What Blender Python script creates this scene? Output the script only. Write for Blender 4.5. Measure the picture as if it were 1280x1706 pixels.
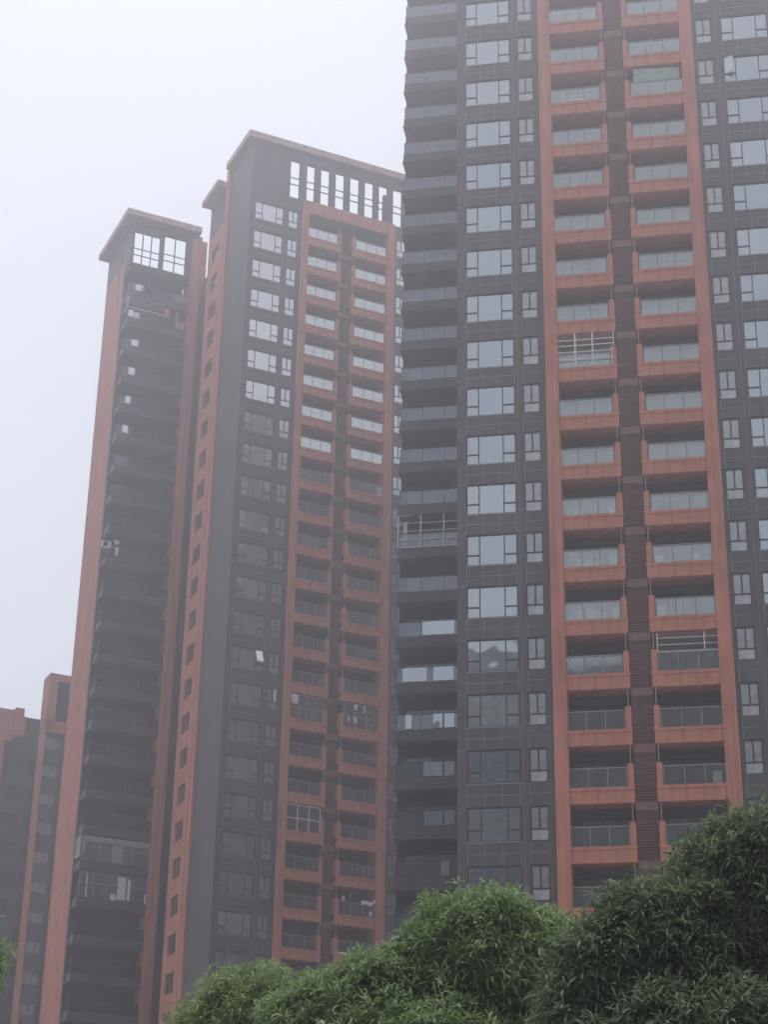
import bpy, math, random
import numpy as np
from mathutils import Matrix, Vector
PI = math.pi
R = math.radians
for o in list(bpy.data.objects): bpy.data.objects.remove(o)
S = bpy.context.scene
C = S.collection

# ---------------------------------------------------------------- camera
cam_d = bpy.data.cameras.new("camera")
cam = bpy.data.objects.new("camera", cam_d); C.objects.link(cam)
cam_d.sensor_fit = 'VERTICAL'; cam_d.sensor_height = 24.0
cam_d.lens = 3164.3 / 1706 * 24.0
cam_d.clip_start = 0.1; cam_d.clip_end = 3000
cam.matrix_world = (Matrix.Translation((0, 0, 1.6)) @ Matrix.Rotation(PI/2 + 0.4398, 4, 'X')
                    @ Matrix.Rotation(0.0175, 4, 'Z'))
S.camera = cam

# ---------------------------------------------------------------- sky, sun, exposure
SUN_EL, SUN_AZ = 75.0, -2.0          # azimuth from +Y, positive to the right
w = bpy.data.worlds.new("World"); S.world = w; w.use_nodes = True
nt = w.node_tree; nt.nodes.clear()
out = nt.nodes.new('ShaderNodeOutputWorld'); bg = nt.nodes.new('ShaderNodeBackground')
sky = nt.nodes.new('ShaderNodeTexSky'); sky.sky_type = 'NISHITA'; sky.sun_disc = False
sky.sun_elevation = R(SUN_EL); sky.sun_rotation = R(SUN_AZ)
sky.air_density = 1.0; sky.dust_density = 1.0; sky.ozone_density = 1.0
hsv = nt.nodes.new('ShaderNodeHueSaturation'); hsv.inputs['Saturation'].default_value = 0.26
nt.links.new(sky.outputs[0], hsv.inputs['Color']); nt.links.new(hsv.outputs[0], bg.inputs['Color'])
bg.inputs['Strength'].default_value = 0.128
nt.links.new(bg.outputs[0], out.inputs['Surface'])
sd = bpy.data.lights.new("sun", 'SUN'); sd.energy = 1.6; sd.angle = R(12); sd.color = (1.0, 0.96, 0.90)
sun = bpy.data.objects.new("sun", sd); C.objects.link(sun)
dirv = Vector((math.sin(R(SUN_AZ))*math.cos(R(SUN_EL)), math.cos(R(SUN_AZ))*math.cos(R(SUN_EL)), math.sin(R(SUN_EL))))
sun.rotation_euler = dirv.to_track_quat('Z', 'Y').to_euler()
sun.location = (0, 60, 140)
vs = S.view_settings
vs.view_transform = 'Standard'; vs.look = 'None'; vs.gamma = 1; vs.use_curve_mapping = False
vs.exposure = 0.8

# ---------------------------------------------------------------- materials
def mat(name):
    m = bpy.data.materials.new(name); m.use_nodes = True
    n = m.node_tree; b = n.nodes['Principled BSDF']
    return m, n, b
def N(n, t, **k):
    x = n.nodes.new(t)
    for a, v in k.items():
        if a in x.inputs: x.inputs[a].default_value = v
        else: setattr(x, a, v)
    return x
def wallcoord(n, sx=1, sz=1):
    tc = N(n, 'ShaderNodeTexCoord'); sp = N(n, 'ShaderNodeSeparateXYZ'); n.links.new(tc.outputs['Object'], sp.inputs[0])
    ad = N(n, 'ShaderNodeMath', operation='ADD'); n.links.new(sp.outputs[0], ad.inputs[0]); n.links.new(sp.outputs[1], ad.inputs[1])
    mx = N(n, 'ShaderNodeMath', operation='MULTIPLY'); mx.inputs[1].default_value = sx; n.links.new(ad.outputs[0], mx.inputs[0])
    mz = N(n, 'ShaderNodeMath', operation='MULTIPLY'); mz.inputs[1].default_value = sz; n.links.new(sp.outputs[2], mz.inputs[0])
    cb = N(n, 'ShaderNodeCombineXYZ'); n.links.new(mx.outputs[0], cb.inputs[0]); n.links.new(mz.outputs[0], cb.inputs[1])
    return cb.outputs[0]
def ramp(n, src, c0, c1, p0=0.3, p1=0.7):
    r = N(n, 'ShaderNodeValToRGB'); e = r.color_ramp.elements
    e[0].position = p0; e[0].color = (*c0, 1); e[1].position = p1; e[1].color = (*c1, 1)
    n.links.new(src, r.inputs[0]); return r.outputs[0]
def mul(n, a, b, f=1.0):
    x = N(n, 'ShaderNodeMixRGB', blend_type='MULTIPLY'); x.inputs[0].default_value = f
    n.links.new(a, x.inputs[1]); n.links.new(b, x.inputs[2]); return x.outputs[0]
def tile_mat(name, c0, c1, mortar, rough=.55, spec=.35):
    m, n, b = mat(name)
    co = wallcoord(n)
    br = N(n, 'ShaderNodeTexBrick'); n.links.new(co, br.inputs['Vector'])
    br.inputs['Color1'].default_value = (*c0, 1); br.inputs['Color2'].default_value = (*c1, 1); br.inputs['Mortar'].default_value = (*mortar, 1)
    br.inputs['Scale'].default_value = 1; br.inputs['Brick Width'].default_value = .24; br.inputs['Row Height'].default_value = .075
    br.inputs['Mortar Size'].default_value = .006
    ns = N(n, 'ShaderNodeTexNoise'); ns.inputs['Scale'].default_value = .35; ns.inputs['Detail'].default_value = 6
    n.links.new(co, ns.inputs['Vector'])
    st = ramp(n, ns.outputs[0], (.8, .8, .8), (1.15, 1.15, 1.15))
    co2 = wallcoord(n, 2.2, .12)
    n2 = N(n, 'ShaderNodeTexNoise'); n2.inputs['Scale'].default_value = 1; n2.inputs['Detail'].default_value = 4; n.links.new(co2, n2.inputs['Vector'])
    st2 = ramp(n, n2.outputs[0], (.82, .82, .82), (1.08, 1.08, 1.08))
    n.links.new(mul(n, mul(n, br.outputs[0], st), st2), b.inputs['Base Color'])
    b.inputs['Roughness'].default_value = rough; b.inputs['Specular IOR Level'].default_value = spec
    return m
def paint_mat(name, c, rough=.75, var=.16, streak=.32):
    m, n, b = mat(name)
    co = wallcoord(n)
    ns = N(n, 'ShaderNodeTexNoise'); ns.inputs['Scale'].default_value = .8; ns.inputs['Detail'].default_value = 8; n.links.new(co, ns.inputs['Vector'])
    a = ramp(n, ns.outputs[0], tuple(x*(1-var) for x in c), tuple(min(1, x*(1+var*.6)) for x in c))
    co2 = wallcoord(n, 3.5, .15)
    n2 = N(n, 'ShaderNodeTexNoise'); n2.inputs['Scale'].default_value = 1; n2.inputs['Detail'].default_value = 5; n.links.new(co2, n2.inputs['Vector'])
    st = ramp(n, n2.outputs[0], (1-streak,)*3, (1.04,)*3, .25, .6)
    n.links.new(mul(n, a, st), b.inputs['Base Color'])
    b.inputs['Roughness'].default_value = rough; b.inputs['Specular IOR Level'].default_value = .25
    return m
def glass_mat(name, base, f0, rough=.03, rnd=.0, tint=(.92, .97, 1.0), curtain=(.30, .29, .27), warp=.012):
    """glazing of a lived-in flat: reflective coated pane over a dim interior, some with a drawn curtain"""
    m = bpy.data.materials.new(name); m.use_nodes = True; n = m.node_tree; n.nodes.clear()
    o = N(n, 'ShaderNodeOutputMaterial'); mix = N(n, 'ShaderNodeMixShader')
    d = N(n, 'ShaderNodeBsdfDiffuse'); g = N(n, 'ShaderNodeBsdfGlossy'); g.inputs['Roughness'].default_value = rough
    g.inputs['Color'].default_value = (*tint, 1)
    oi = N(n, 'ShaderNodeObjectInfo')
    c = ramp(n, oi.outputs['Random'], base, tuple(base[i]*(1-rnd)+curtain[i]*rnd for i in range(3)), .55, .95)
    tc = N(n, 'ShaderNodeTexCoord')
    wv = N(n, 'ShaderNodeTexNoise'); wv.inputs['Scale'].default_value = 1.7; wv.inputs['Detail'].default_value = 2; n.links.new(tc.outputs['Object'], wv.inputs['Vector'])
    c = mul(n, c, ramp(n, wv.outputs[0], (.6, .6, .6), (1.3, 1.3, 1.3)))
    n.links.new(c, d.inputs['Color'])
    bp = N(n, 'ShaderNodeBump'); bp.inputs['Strength'].default_value = .25; bp.inputs['Distance'].default_value = warp
    w2 = N(n, 'ShaderNodeTexNoise'); w2.inputs['Scale'].default_value = 1.1; w2.inputs['Detail'].default_value = 0; n.links.new(tc.outputs['Object'], w2.inputs['Vector'])
    n.links.new(w2.outputs[0], bp.inputs['Height']); n.links.new(bp.outputs[0], g.inputs['Normal'])
    lw = N(n, 'ShaderNodeFresnel'); lw.inputs['IOR'].default_value = 1.5
    ad = N(n, 'ShaderNodeMath', operation='MULTIPLY_ADD'); n.links.new(lw.outputs[0], ad.inputs[0]); ad.inputs[1].default_value = 1.0; ad.inputs[2].default_value = f0
    ad.use_clamp = True
    n.links.new(ad.outputs[0], mix.inputs[0]); n.links.new(d.outputs[0], mix.inputs[1]); n.links.new(g.outputs[0], mix.inputs[2])
    n.links.new(mix.outputs[0], o.inputs[0])
    return m
def plain(name, c, rough=.6, spec=.4, metal=0, var=.12, scale=3):
    m, n, b = mat(name)
    tc = N(n, 'ShaderNodeTexCoord'); ns = N(n, 'ShaderNodeTexNoise'); ns.inputs['Scale'].default_value = scale; ns.inputs['Detail'].default_value = 5
    n.links.new(tc.outputs['Object'], ns.inputs['Vector'])
    n.links.new(ramp(n, ns.outputs[0], tuple(x*(1-var) for x in c), tuple(min(1, x*(1+var)) for x in c)), b.inputs['Base Color'])
    b.inputs['Roughness'].default_value = rough; b.inputs['Specular IOR Level'].default_value = spec; b.inputs['Metallic'].default_value = metal
    return m
def clear_glass(name, f0, tint, trans, rough=.04):
    m = bpy.data.materials.new(name); m.use_nodes = True; n = m.node_tree; n.nodes.clear()
    o = N(n, 'ShaderNodeOutputMaterial'); mix = N(n, 'ShaderNodeMixShader')
    t = N(n, 'ShaderNodeBsdfTransparent'); t.inputs['Color'].default_value = (*trans, 1)
    g = N(n, 'ShaderNodeBsdfGlossy'); g.inputs['Roughness'].default_value = rough; g.inputs['Color'].default_value = (*tint, 1)
    tc = N(n, 'ShaderNodeTexCoord'); w2 = N(n, 'ShaderNodeTexNoise'); w2.inputs['Scale'].default_value = 1.3; n.links.new(tc.outputs['Object'], w2.inputs['Vector'])
    bp = N(n, 'ShaderNodeBump'); bp.inputs['Strength'].default_value = .2; bp.inputs['Distance'].default_value = .01
    n.links.new(w2.outputs[0], bp.inputs['Height']); n.links.new(bp.outputs[0], g.inputs['Normal'])
    lw = N(n, 'ShaderNodeFresnel'); lw.inputs['IOR'].default_value = 1.5
    ad = N(n, 'ShaderNodeMath', operation='ADD'); n.links.new(lw.outputs[0], ad.inputs[0]); ad.inputs[1].default_value = f0; ad.use_clamp = True
    n.links.new(ad.outputs[0], mix.inputs[0]); n.links.new(t.outputs[0], mix.inputs[1]); n.links.new(g.outputs[0], mix.inputs[2])
    n.links.new(mix.outputs[0], o.inputs[0]); return m
BRICK = tile_mat('grey_brick_tile', (.078, .074, .080), (.096, .090, .096), (.13, .125, .13))
SLATE = tile_mat('slate_tile', (.060, .062, .074), (.076, .076, .088), (.085, .085, .095))
SLATE_SHADE = tile_mat('slate_tile_with_shade', (.024, .025, .030), (.030, .031, .036), (.03, .03, .035))  # slate darkened to hold the recess shade; also walls of the mirrored blocks
MAROON = tile_mat('maroon_tile', (.25, .135, .13), (.29, .155, .145), (.20, .13, .125))
ORANGE = paint_mat('terracotta_paint', (.575, .235, .165))
ORANGE2 = paint_mat('terracotta_paint_spare', (.575, .235, .165))  # same colour as the main terracotta, not used
ROOFM = paint_mat('roof_fascia_paint', (.52, .36, .34))
JOINT = plain('pale_grout', (.32, .31, .30))
FRAME = plain('dark_aluminium', (.035, .037, .04), .4)
STEEL = plain('grey_steel', (.30, .31, .32), .35, .5)
WHITE = plain('white_metal', (.78, .78, .77), .4)
CLOTH = plain('white_cloth', (.75, .75, .74), .9, .1)
GLASS = glass_mat('window_glass', (.022, .026, .032), .50, rnd=.75, tint=(.84, .94, 1.0), warp=.03)
GLASSW = glass_mat('crown_glass', (.10, .10, .10), .82, rnd=.0)
GLASSR = clear_glass('railing_glass', .17, (.93, .97, .97), (.94, .96, .95))
GLASSR2 = clear_glass('railing_glass_boosted_sky', .45, (1, 1, 1), (.80, .86, .84))  # extra reflectivity imitates a brighter sky in the middle tower's railings
GLASSS = clear_glass('dark_railing_glass', .03, (.85, .92, 1), (.55, .60, .66))
GLASSA = clear_glass('tinted_railing_glass', .09, (.88, .93, 1), (.60, .65, .70))
GLASSD = glass_mat('side_window_glass', (.13, .085, .085), .12, rnd=.2)
GLASSB = glass_mat('window_glass_boosted_sky', (.025, .03, .036), .66, rnd=.9, tint=(1, 1, 1), warp=.03)  # reflectivity raised to stand in for the brighter sky these panes mirror
CREAM = plain('cream_plaster', (.34, .33, .32), .8, .1)
GREEN = plain('green_awning_cloth', (.36, .44, .39), .9, .1)
CARD = plain('pale_board', (.90, .90, .88), .8, .1)
FROST = glass_mat('frosted_glass', (.22, .22, .22), .26, rnd=.5, rough=.25)
FROSTL = glass_mat('frosted_lower_glass', (.42, .42, .43), .22, rnd=.4, rough=.3)
FROSTB = glass_mat('frosted_glass_boosted_sky', (.30, .30, .30), .60, rnd=.4, rough=.15)  # small-pane copy, brightened the same way for the mirrored sky
DOORG = glass_mat('door_glass', (.02, .022, .024), .05, rnd=.6)
CONC = plain('ceiling_paint', (.17, .155, .15), .9, .1)

# ---------------------------------------------------------------- mesh helpers
def tag(o, label=None, cat=None, group=None, kind=None):
    if label: o['label'] = label
    if cat: o['category'] = cat
    if group: o['group'] = group
    if kind: o['kind'] = kind
    return o
class MB:
    def __init__(s): s.v = []; s.f = []; s.m = []
    def box(s, x0, x1, y0, y1, z0, z1, mi=0):
        if x0 > x1: x0, x1 = x1, x0
        if y0 > y1: y0, y1 = y1, y0
        if z0 > z1: z0, z1 = z1, z0
        b = len(s.v)
        s.v += [(x0,y0,z0),(x1,y0,z0),(x1,y1,z0),(x0,y1,z0),(x0,y0,z1),(x1,y0,z1),(x1,y1,z1),(x0,y1,z1)]
        for q in ((0,3,2,1),(4,5,6,7),(0,1,5,4),(1,2,6,5),(2,3,7,6),(3,0,4,7)):
            s.f.append(tuple(b+i for i in q)); s.m.append(mi)
        return s
    def obox(s, c, ax, ay, az, mi=0):           # oriented box: centre and three half-axis vectors
        b = len(s.v); c = Vector(c); ax = Vector(ax); ay = Vector(ay); az = Vector(az)
        for sz in (-1, 1):
            for sx, sy in ((-1,-1),(1,-1),(1,1),(-1,1)):
                s.v.append(tuple(c + ax*sx + ay*sy + az*sz))
        for q in ((0,3,2,1),(4,5,6,7),(0,1,5,4),(1,2,6,5),(2,3,7,6),(3,0,4,7)):
            s.f.append(tuple(b+i for i in q)); s.m.append(mi)
        return s
    def bar(s, p, q, r, mi=0, n=6):
        p = Vector(p); q = Vector(q); d = (q-p).normalized()
        u = d.orthogonal().normalized(); w_ = d.cross(u); b = len(s.v)
        for e in (p, q):
            for i in range(n):
                a = 2*PI*i/n; s.v.append(tuple(e + (u*math.cos(a)+w_*math.sin(a))*r))
        for i in range(n):
            j = (i+1) % n; s.f.append((b+i, b+j, b+n+j, b+n+i)); s.m.append(mi)
        s.f.append(tuple(b+i for i in range(n-1, -1, -1))); s.m.append(mi)
        s.f.append(tuple(b+n+i for i in range(n))); s.m.append(mi)
        return s
    def mesh(s, name, mats):
        me = bpy.data.meshes.new(name); me.from_pydata(s.v, [], s.f)
        if not isinstance(mats, (list, tuple)): mats = [mats]
        for m in mats: me.materials.append(m)
        me.polygons.foreach_set('material_index', s.m); me.update(); return me
    def build(s, name, mats, parent=None, loc=(0, 0, 0)):
        o = bpy.data.objects.new(name, s.mesh(name, mats)); C.objects.link(o); o.parent = parent; o.location = loc
        return o
def empty(name, loc, rz=0):
    o = bpy.data.objects.new(name, None); C.objects.link(o); o.location = loc; o.rotation_euler = (0, 0, rz); return o
def copy_tree(o, parent, loc=None):
    c = o.copy(); C.objects.link(c); c.parent = parent
    if loc is not None: c.location = loc
    for ch in list(o.children): copy_tree(ch, c)
    return c

ZT = 97.68                     # top edge of the windows of the highest floor
NF = 32
def zk(k): return ZT - 3.0*k

# ---------------------------------------------------------------- prototypes (built once, then copied)
def wide_window(gm=None):
    g = MB()                                       # five panes
    W = 2.60
    cols = [(0, .60), (.66, 1.94), (2.0, W)]
    for i, (a, b) in enumerate(cols):
        if i == 1: g.box(a, b, .0, .03, -1.72, -.05)
        else:
            g.box(a, b, .0, .03, -1.12, -.05); g.box(a, b, .0, .03, -1.72, -1.20)
    o = g.build('window', [gm or GLASS])
    f = MB()
    f.box(-.05, W+.05, -.035, .05, -.05, .02); f.box(-.05, W+.05, -.035, .05, -1.78, -1.72)
    f.box(-.05, 0, -.033, .05, -1.72, -.05); f.box(W, W+.05, -.033, .05, -1.72, -.05)
    f.box(.60, .66, -.033, .05, -1.72, -.05); f.box(1.94, 2.0, -.033, .05, -1.72, -.05)
    f.box(0, .60, -.031, .05, -1.20, -1.12); f.box(2.0, W, -.031, .05, -1.20, -1.12)
    f.build('frame', [FRAME], o)
    s_ = MB(); s_.box(-.08, W+.08, -.13, -.04, -1.83, -1.785); s_.build('sill', [JOINT], o)
    return o
def small_window(gm=None):
    g = MB(); g.box(.0, .37, 0, .03, -1.12, -.05); g.box(.45, .82, 0, .03, -1.12, -.05)
    g.box(0, .82, 0, .03, -1.72, -1.20, 1)
    o = g.build('small_window', [gm or FROST, gm or FROSTL])
    f = MB(); f.box(-.05, .87, -.035, .05, -.05, .02); f.box(-.05, .87, -.035, .05, -1.78, -1.72)
    f.box(-.05, 0, -.033, .05, -1.72, -.05); f.box(.82, .87, -.033, .05, -1.72, -.05)
    f.box(.37, .45, -.033, .05, -1.12, -.05); f.box(0, .82, -.031, .05, -1.20, -1.12)
    f.build('frame', [FRAME], o)
    return o
def balcony(w_, side, gm=None):
    """w_ width along the facade; side=+1 the open end is at the right, -1 at the left. origin: outer end, window-top height"""
    X = (lambda a, b: (a, b)) if side > 0 else (lambda a, b: (w_-b, w_-a))
    m = MB()
    x = X(0, w_);  m.box(x[0], x[1], -.06, .10, -2.98, -2.36)              # fascia
    m.box(x[0]-(0 if side > 0 else .03), x[1]+(.03 if side > 0 else 0), -.11, .13, -2.33, -2.16)          # projecting cap
    m.box(x[0], x[1], -.055, .10, -2.36, -2.33)
    x = X(0, w_-.02); m.box(x[0], x[1], .10, 1.55, -2.84, -2.6)            # slab
    x = X(w_-.30, w_-.01); m.box(x[0], x[1], -.05, 1.5, -2.16, -.97)         # low end wall
    o = m.build('balcony', [ORANGE])
    g = MB(); W = w_-.36
    for i in range(3):
        a = W*i/3; b = W*(i+1)/3; x = X(a+.03, b-.03); g.box(x[0], x[1], .03, .045, -2.15, -1.20)
    g.build('railing_glass', [gm or GLASSR], o)
    r = MB(); x = X(0, W+.02); r.box(x[0], x[1], .01, .07, -1.17, -1.12)
    for i in range(4):
        x = X(max(0, W*i/3-.02), W*i/3+.02); r.box(x[0], x[1], .015, .06, -2.155, -1.17)
    r.build('handrail', [STEEL], o)
    pz = MB(); px = X(w_-.16, w_-.12); pz.box(px[0], px[1], .0, .05, -.97, .02); pz.build('corner_post', [ROOFM], o)
    d = MB(); x = X(.0, w_-.02)
    d.box(x[0], x[1], 1.50, 1.56, -2.6, -2.35, 1)
    for i in range(4):
        a = .1+(w_-.3)*i/4; b = .1+(w_-.3)*(i+1)/4; xx = X(a+.04, b-.04); d.box(xx[0], xx[1], 1.44, 1.47, -2.5, -.45, 0)
        xx = X(a-.035, a+.035); d.box(xx[0], xx[1], 1.41, 1.48, -2.55, -.4, 2)
    x = X(.06, w_-.06); d.box(x[0], x[1], 1.405, 1.48, -.44, -.36, 2); 
    d.build('balcony_door', [DOORG, CONC, FRAME], o)
    return o
def louver_bay():
    m = MB()
    m.box(.0, 1.10, .35, .9, -3.28, -2.86, 0)
    z = -2.80
    while z < -.32:
        m.obox((.55, .55, z), (.545, 0, 0), (0, .05, -.03), (0, .008, .018), 1); z += .145
    return m.build('louver_panel', [MAROON, MAROON])
def wing_balcony(gm=None):
    """dark wrap-round balcony, origin at its left front corner at window-top height, width 5.88"""
    W = 5.86
    m = MB()
    m.box(0, W, 0, .15, -3.12, -2.42); m.box(0, .15, .15, 1.45, -3.12, -2.42)
    m.box(-.05, W, -.06, .0, -3.17, -3.04)                                   # drip band
    m.box(-.05, 0, 0, 1.45, -3.17, -3.04)
    m.box(.15, W, .15, 1.5, -3.10, -2.95)
    o = m.build('balcony', [SLATE])
    g = MB(); n = 4
    for i in range(n): g.box(.06+(W-.1)*i/n+.02, .06+(W-.1)*(i+1)/n-.02, .05, .065, -2.40, -1.50)
    g.build('railing_glass', [gm or GLASSS], o)
    r = MB(); r.box(.03, W, .03, .09, -1.49, -1.44); r.box(.03, .09, .09, 1.45, -1.49, -1.44)
    for i in range(n+1): r.box(.04+(W-.1)*i/n, .08+(W-.1)*i/n, .03, .08, -2.42, -1.49)
    for i in range(10): r.box(.05, .07, .15+.13*i, .17+.13*i, -2.42, -1.49)
    r.build('handrail', [FRAME], o)
    d = MB()
    for i in range(5): d.box(.4+1.0*i, 1.34+1.0*i, 1.43, 1.46, -2.9, -.75, 0); d.box(.34+1.0*i, .4+1.0*i, 1.40, 1.47, -2.95, -.7, 1)
    d.build('balcony_door', [DOORG, FRAME], o)
    return o
P_wide, P_small, P_balL, P_balR, P_louv, P_wing = wide_window(), small_window(), balcony(3.23, 1), balcony(3.40, -1), louver_bay(), wing_balcony()
P_wingA = wing_balcony(GLASSA)
PB = (wide_window(GLASSB), small_window(FROSTB), balcony(3.23, 1, GLASSR2), balcony(3.40, -1, GLASSR2))
protos = [P_wide, P_small, P_balL, P_balR, P_louv, P_wing, P_wingA, *PB]

def merged(name, proto, positions, parent, mats=None):
    """the far floors' repeats of a part, outside the picture, as one mesh"""
    parts = [(proto, Vector((0, 0, 0)))] + [(c, Vector(c.location)) for c in proto.children]
    ms = []; V = []; F = []; MI = []
    for o, off in parts:
        base = []
        for m in o.data.materials:
            if m not in ms: ms.append(m)
            base.append(ms.index(m))
        vs_ = [v.co.copy() for v in o.data.vertices]; fs = [(tuple(p.vertices), base[p.material_index]) for p in o.data.polygons]
        for P in positions:
            b = len(V)
            V += [tuple(v + off + Vector(P)) for v in vs_]
            for f, mi in fs: F.append(tuple(b+i for i in f)); MI.append(mi)
    me = bpy.data.meshes.new(name); me.from_pydata(V, [], F)
    for m in ms: me.materials.append(m)
    me.polygons.foreach_set('material_index', MI); me.update()
    o = bpy.data.objects.new(name, me); C.objects.link(o); o.parent = parent; o['kind'] = 'stuff'
    return o

# ---------------------------------------------------------------- front tower (the same design stands twice)
WL = -.03; SL = 3.13; SR = 13.79; WR = 15.29
CROWN = [(3.10, 4.05), (4.70, 5.52), (6.07, 6.96), (7.52, 8.43), (8.97, 9.91), (10.44, 11.35), (11.86, 12.77), (13.30, 14.25)]
TOPW = ZT + 6.35
def crown_frame(w_, h, tr, n=1):
    f = MB(); f.box(0, w_, -.03, .05, h-.04, h); f.box(0, w_, -.03, .05, 0, .04)
    for i in range(n+1):
        a = w_*i/n; r_ = .05 if 0 < i < n else .035; f.box(max(0, a-r_), min(w_, a+r_), -.028, .05, .04, h-.04)
    for z in tr: f.box(.03, w_-.03, -.025, .05, z-.04, z+.04)
    return f.build('crown_window', [FRAME])
def side_window():
    g = MB(); g.box(0, .03, 0, .86, -1.5, 0); g.box(0, .03, .94, 1.80, -1.5, 0)
    o = g.build('side_window', [GLASSD])
    f = MB(); f.box(-.03, .05, -.04, 1.84, 0, .05); f.box(-.03, .05, -.04, 1.84, -1.57, -1.5)
    f.box(-.03, .05, -.04, 0, -1.5, 0); f.box(-.03, .05, 1.80, 1.84, -1.5, 0); f.box(-.03, .05, .86, .94, -1.5, 0)
    f.build('frame', [FRAME], o); return o
P_side = side_window(); protos.append(P_side)

def tower(loc, rz, label, kv, right_wide, PP):
    P_wide, P_small, P_balL, P_balR = PP
    t = empty('apartment_tower', loc, rz); tag(t, label, 'apartment tower', 'twin brick towers with paired balconies in an orange frame')
    a0, a1 = kv
    vis = range(a0, a1+1); hid = [k for k in range(NF) if k not in vis]
    openings = ((WL, 2.6), (SL, .82), (SR, .82), (WR, 2.6))
    m = MB()
    for a, b in [(-.6, WL-.06), (WL+2.66, SL-.06), (SL+.88, 4.35), (13.54, SR-.06), (SR+.88, WR-.06), (WR+2.66, 18.5)]:
        m.box(a, b, -.10, .25, 0, ZT+.10)
    for k in range(NF):
        z1 = zk(k)-1.79; z0 = zk(k+1)+.02 if k < NF-1 else 0
        for a, wd in openings: m.box(a-.06, a+wd+.06, -.10, .25, z0, z1)
    for a, wd in openings: m.box(a-.06, a+wd+.06, -.10, .25, ZT+.02, ZT+.10)
    x = -.6
    for a, b in CROWN: m.box(x, a, -.10, .25, ZT+.10, TOPW); x = b
    m.box(x, 18.5, -.10, .25, ZT+.10, TOPW)
    for a, b in CROWN: m.box(a, b, -.10, .25, ZT+.10, ZT+1.42); m.box(a, b, -.10, .25, ZT+5.45, TOPW)
    m.box(-.6, 4.35, .25, 5.2, 0, ZT+1.2); m.box(13.54, 18.5, .25, 5.2, 0, ZT+1.2)
    m.box(4.35, 13.54, 1.6, 5.2, 0, ZT+.22); m.box(4.35, 13.54, .25, 5.2, ZT+.22, ZT+1.2)
    m.box(-.6, -.3, .25, 5.2, ZT+1.2, TOPW); m.box(18.2, 18.5, .25, 5.2, ZT+1.2, TOPW)
    m.box(-.55, 18.45, -.6, -.10, 0, 1.1)
    m.build('brick_wall', [BRICK], t)
    jt = MB()
    for k in range(max(0, a0-2), a1+2):
        z0 = zk(k)-1.84; z1 = zk(k+1)+.04
        for wx, mir in ((WL, 0), (WR, 1)):
            for x in (-.05, .83, 1.72, 2.63): jt.box(wx+x, wx+x+.022, -.106, -.101, z1, z0)
            jt.box(wx-.05+.022, wx+2.63, -.105, -.1005, zk(k)-2.40, zk(k)-2.375)
        for sx in (SL, SR):
            jt.box(sx-.04, sx-.018, -.106, -.101, z1, z0); jt.box(sx-.018, sx+.86, -.105, -.1005, zk(k)-2.36, zk(k)-2.338)
        jt.box(-.58, WL-.07, -.105, -.1005, zk(k)+.0, zk(k)+.022); jt.box(WR+2.70, 18.48, -.105, -.1005, zk(k)+.0, zk(k)+.022)
    for x in (2.78, 14.96): jt.box(x, x+.016, -.105, -.1005, 3, ZT)
    jt.build('tile_joint', [JOINT], t)
    b_ = MB()
    for a, b in ((4.35, 5.05), (12.80, 13.54)): b_.box(a, b, -.22, 1.6, 0, ZT+.22)
    b_.box(4.35, 13.54, -.22, .25, ZT+.22, ZT+1.45)
    b_.build('balcony_frame', [ORANGE], t)
    l_ = MB(); l_.box(8.29, 9.39, .9, 1.6, 0, ZT+.22)
    l_.build('louver_shaft', [MAROON], t)
    # roof
    r = MB()
    for x0, x1, y0, y1 in ((-1.2, 19.0, -.6, .35), (-1.2, -.2, .35, 5.2), (18.1, 19.0, .35, 5.2)):
        r.box(x0, x1, y0, y1, TOPW, TOPW+.58, 0); r.box(x0+.04, x1-.04, y0+.04, y1-.002, TOPW+.58, TOPW+.70, 0)
        r.box(x0+.03, x1-.03, y0+.03, y1-.004, TOPW-.03, TOPW, 1)
    r.box(12.86, 13.27, 1.0, 1.35, ZT+1.2, ZT+5.3, 1)
    r.build('roof', [ROOFM, CONC], t)
    # rear body with painted end wall and its windows
    e = MB(); X0 = -.8
    e.box(X0, 17.0, 5.2, 5.98, 0, ZT+1.2); e.box(X0, X0+.35, 5.2, 5.98, ZT+1.2, TOPW+.3)
    e.box(X0+.25, 17.0, 5.98, 6.12, 0, ZT+1.3); e.box(X0+.3, 17.0, 6.12, 9.9, 0, ZT+1.3)
    e.box(X0, X0+.3, 6.12, 7.06, 0, ZT+1.3); e.box(X0, X0+.3, 8.98, 9.9, 0, ZT+1.3)
    for k in range(-1, NF):
        z1 = zk(k)-.33-1.57 if k >= 0 else ZT+1.3; z0 = zk(k+1)-.33+.05 if k < NF-1 else 0
        e.box(X0, X0+.3, 7.06, 8.98, z0, z1)
    e.build('end_wall', [ORANGE], t)
    c = MB(); c.box(X0+.02, X0+.32, 5.98, 9.88, ZT+1.3, ZT+4.75); c.build('upper_end_wall', [BRICK], t)
    r = MB(); r.box(-1.8, X0-.02, 5.6, 9.75, ZT+4.75, ZT+5.3); r.box(X0-.02, X0+.5, 5.98, 9.95, ZT+4.75, ZT+5.3)
    r.build('end_wall_cornice', [ROOFM], t)
    c = MB(); c.box(1.06, 17.4, 9.9, 22.0, 0, ZT+1.25)
    for k in range(NF):
        for sx in (3, 7, 11, 15): c.box(sx, sx+1.6, 22.0, 22.05, zk(k)-1.7, zk(k), 1)
        for dy in (12, 17): c.box(17.4, 17.45, dy, dy+1.6, zk(k)-1.7, zk(k), 1)
    for k in range(NF):
        c.box(18.5, 18.54, 1.5, 3.2, zk(k)-1.7, zk(k), 1)
    c.build('rear_wall', [BRICK, DOORG], t)
    for a, b in CROWN:
        pn = crown_frame(b-a, 4.03, (1.45, 2.15)); pn.parent = t; pn.location = (a, 0, ZT+1.42)
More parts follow.
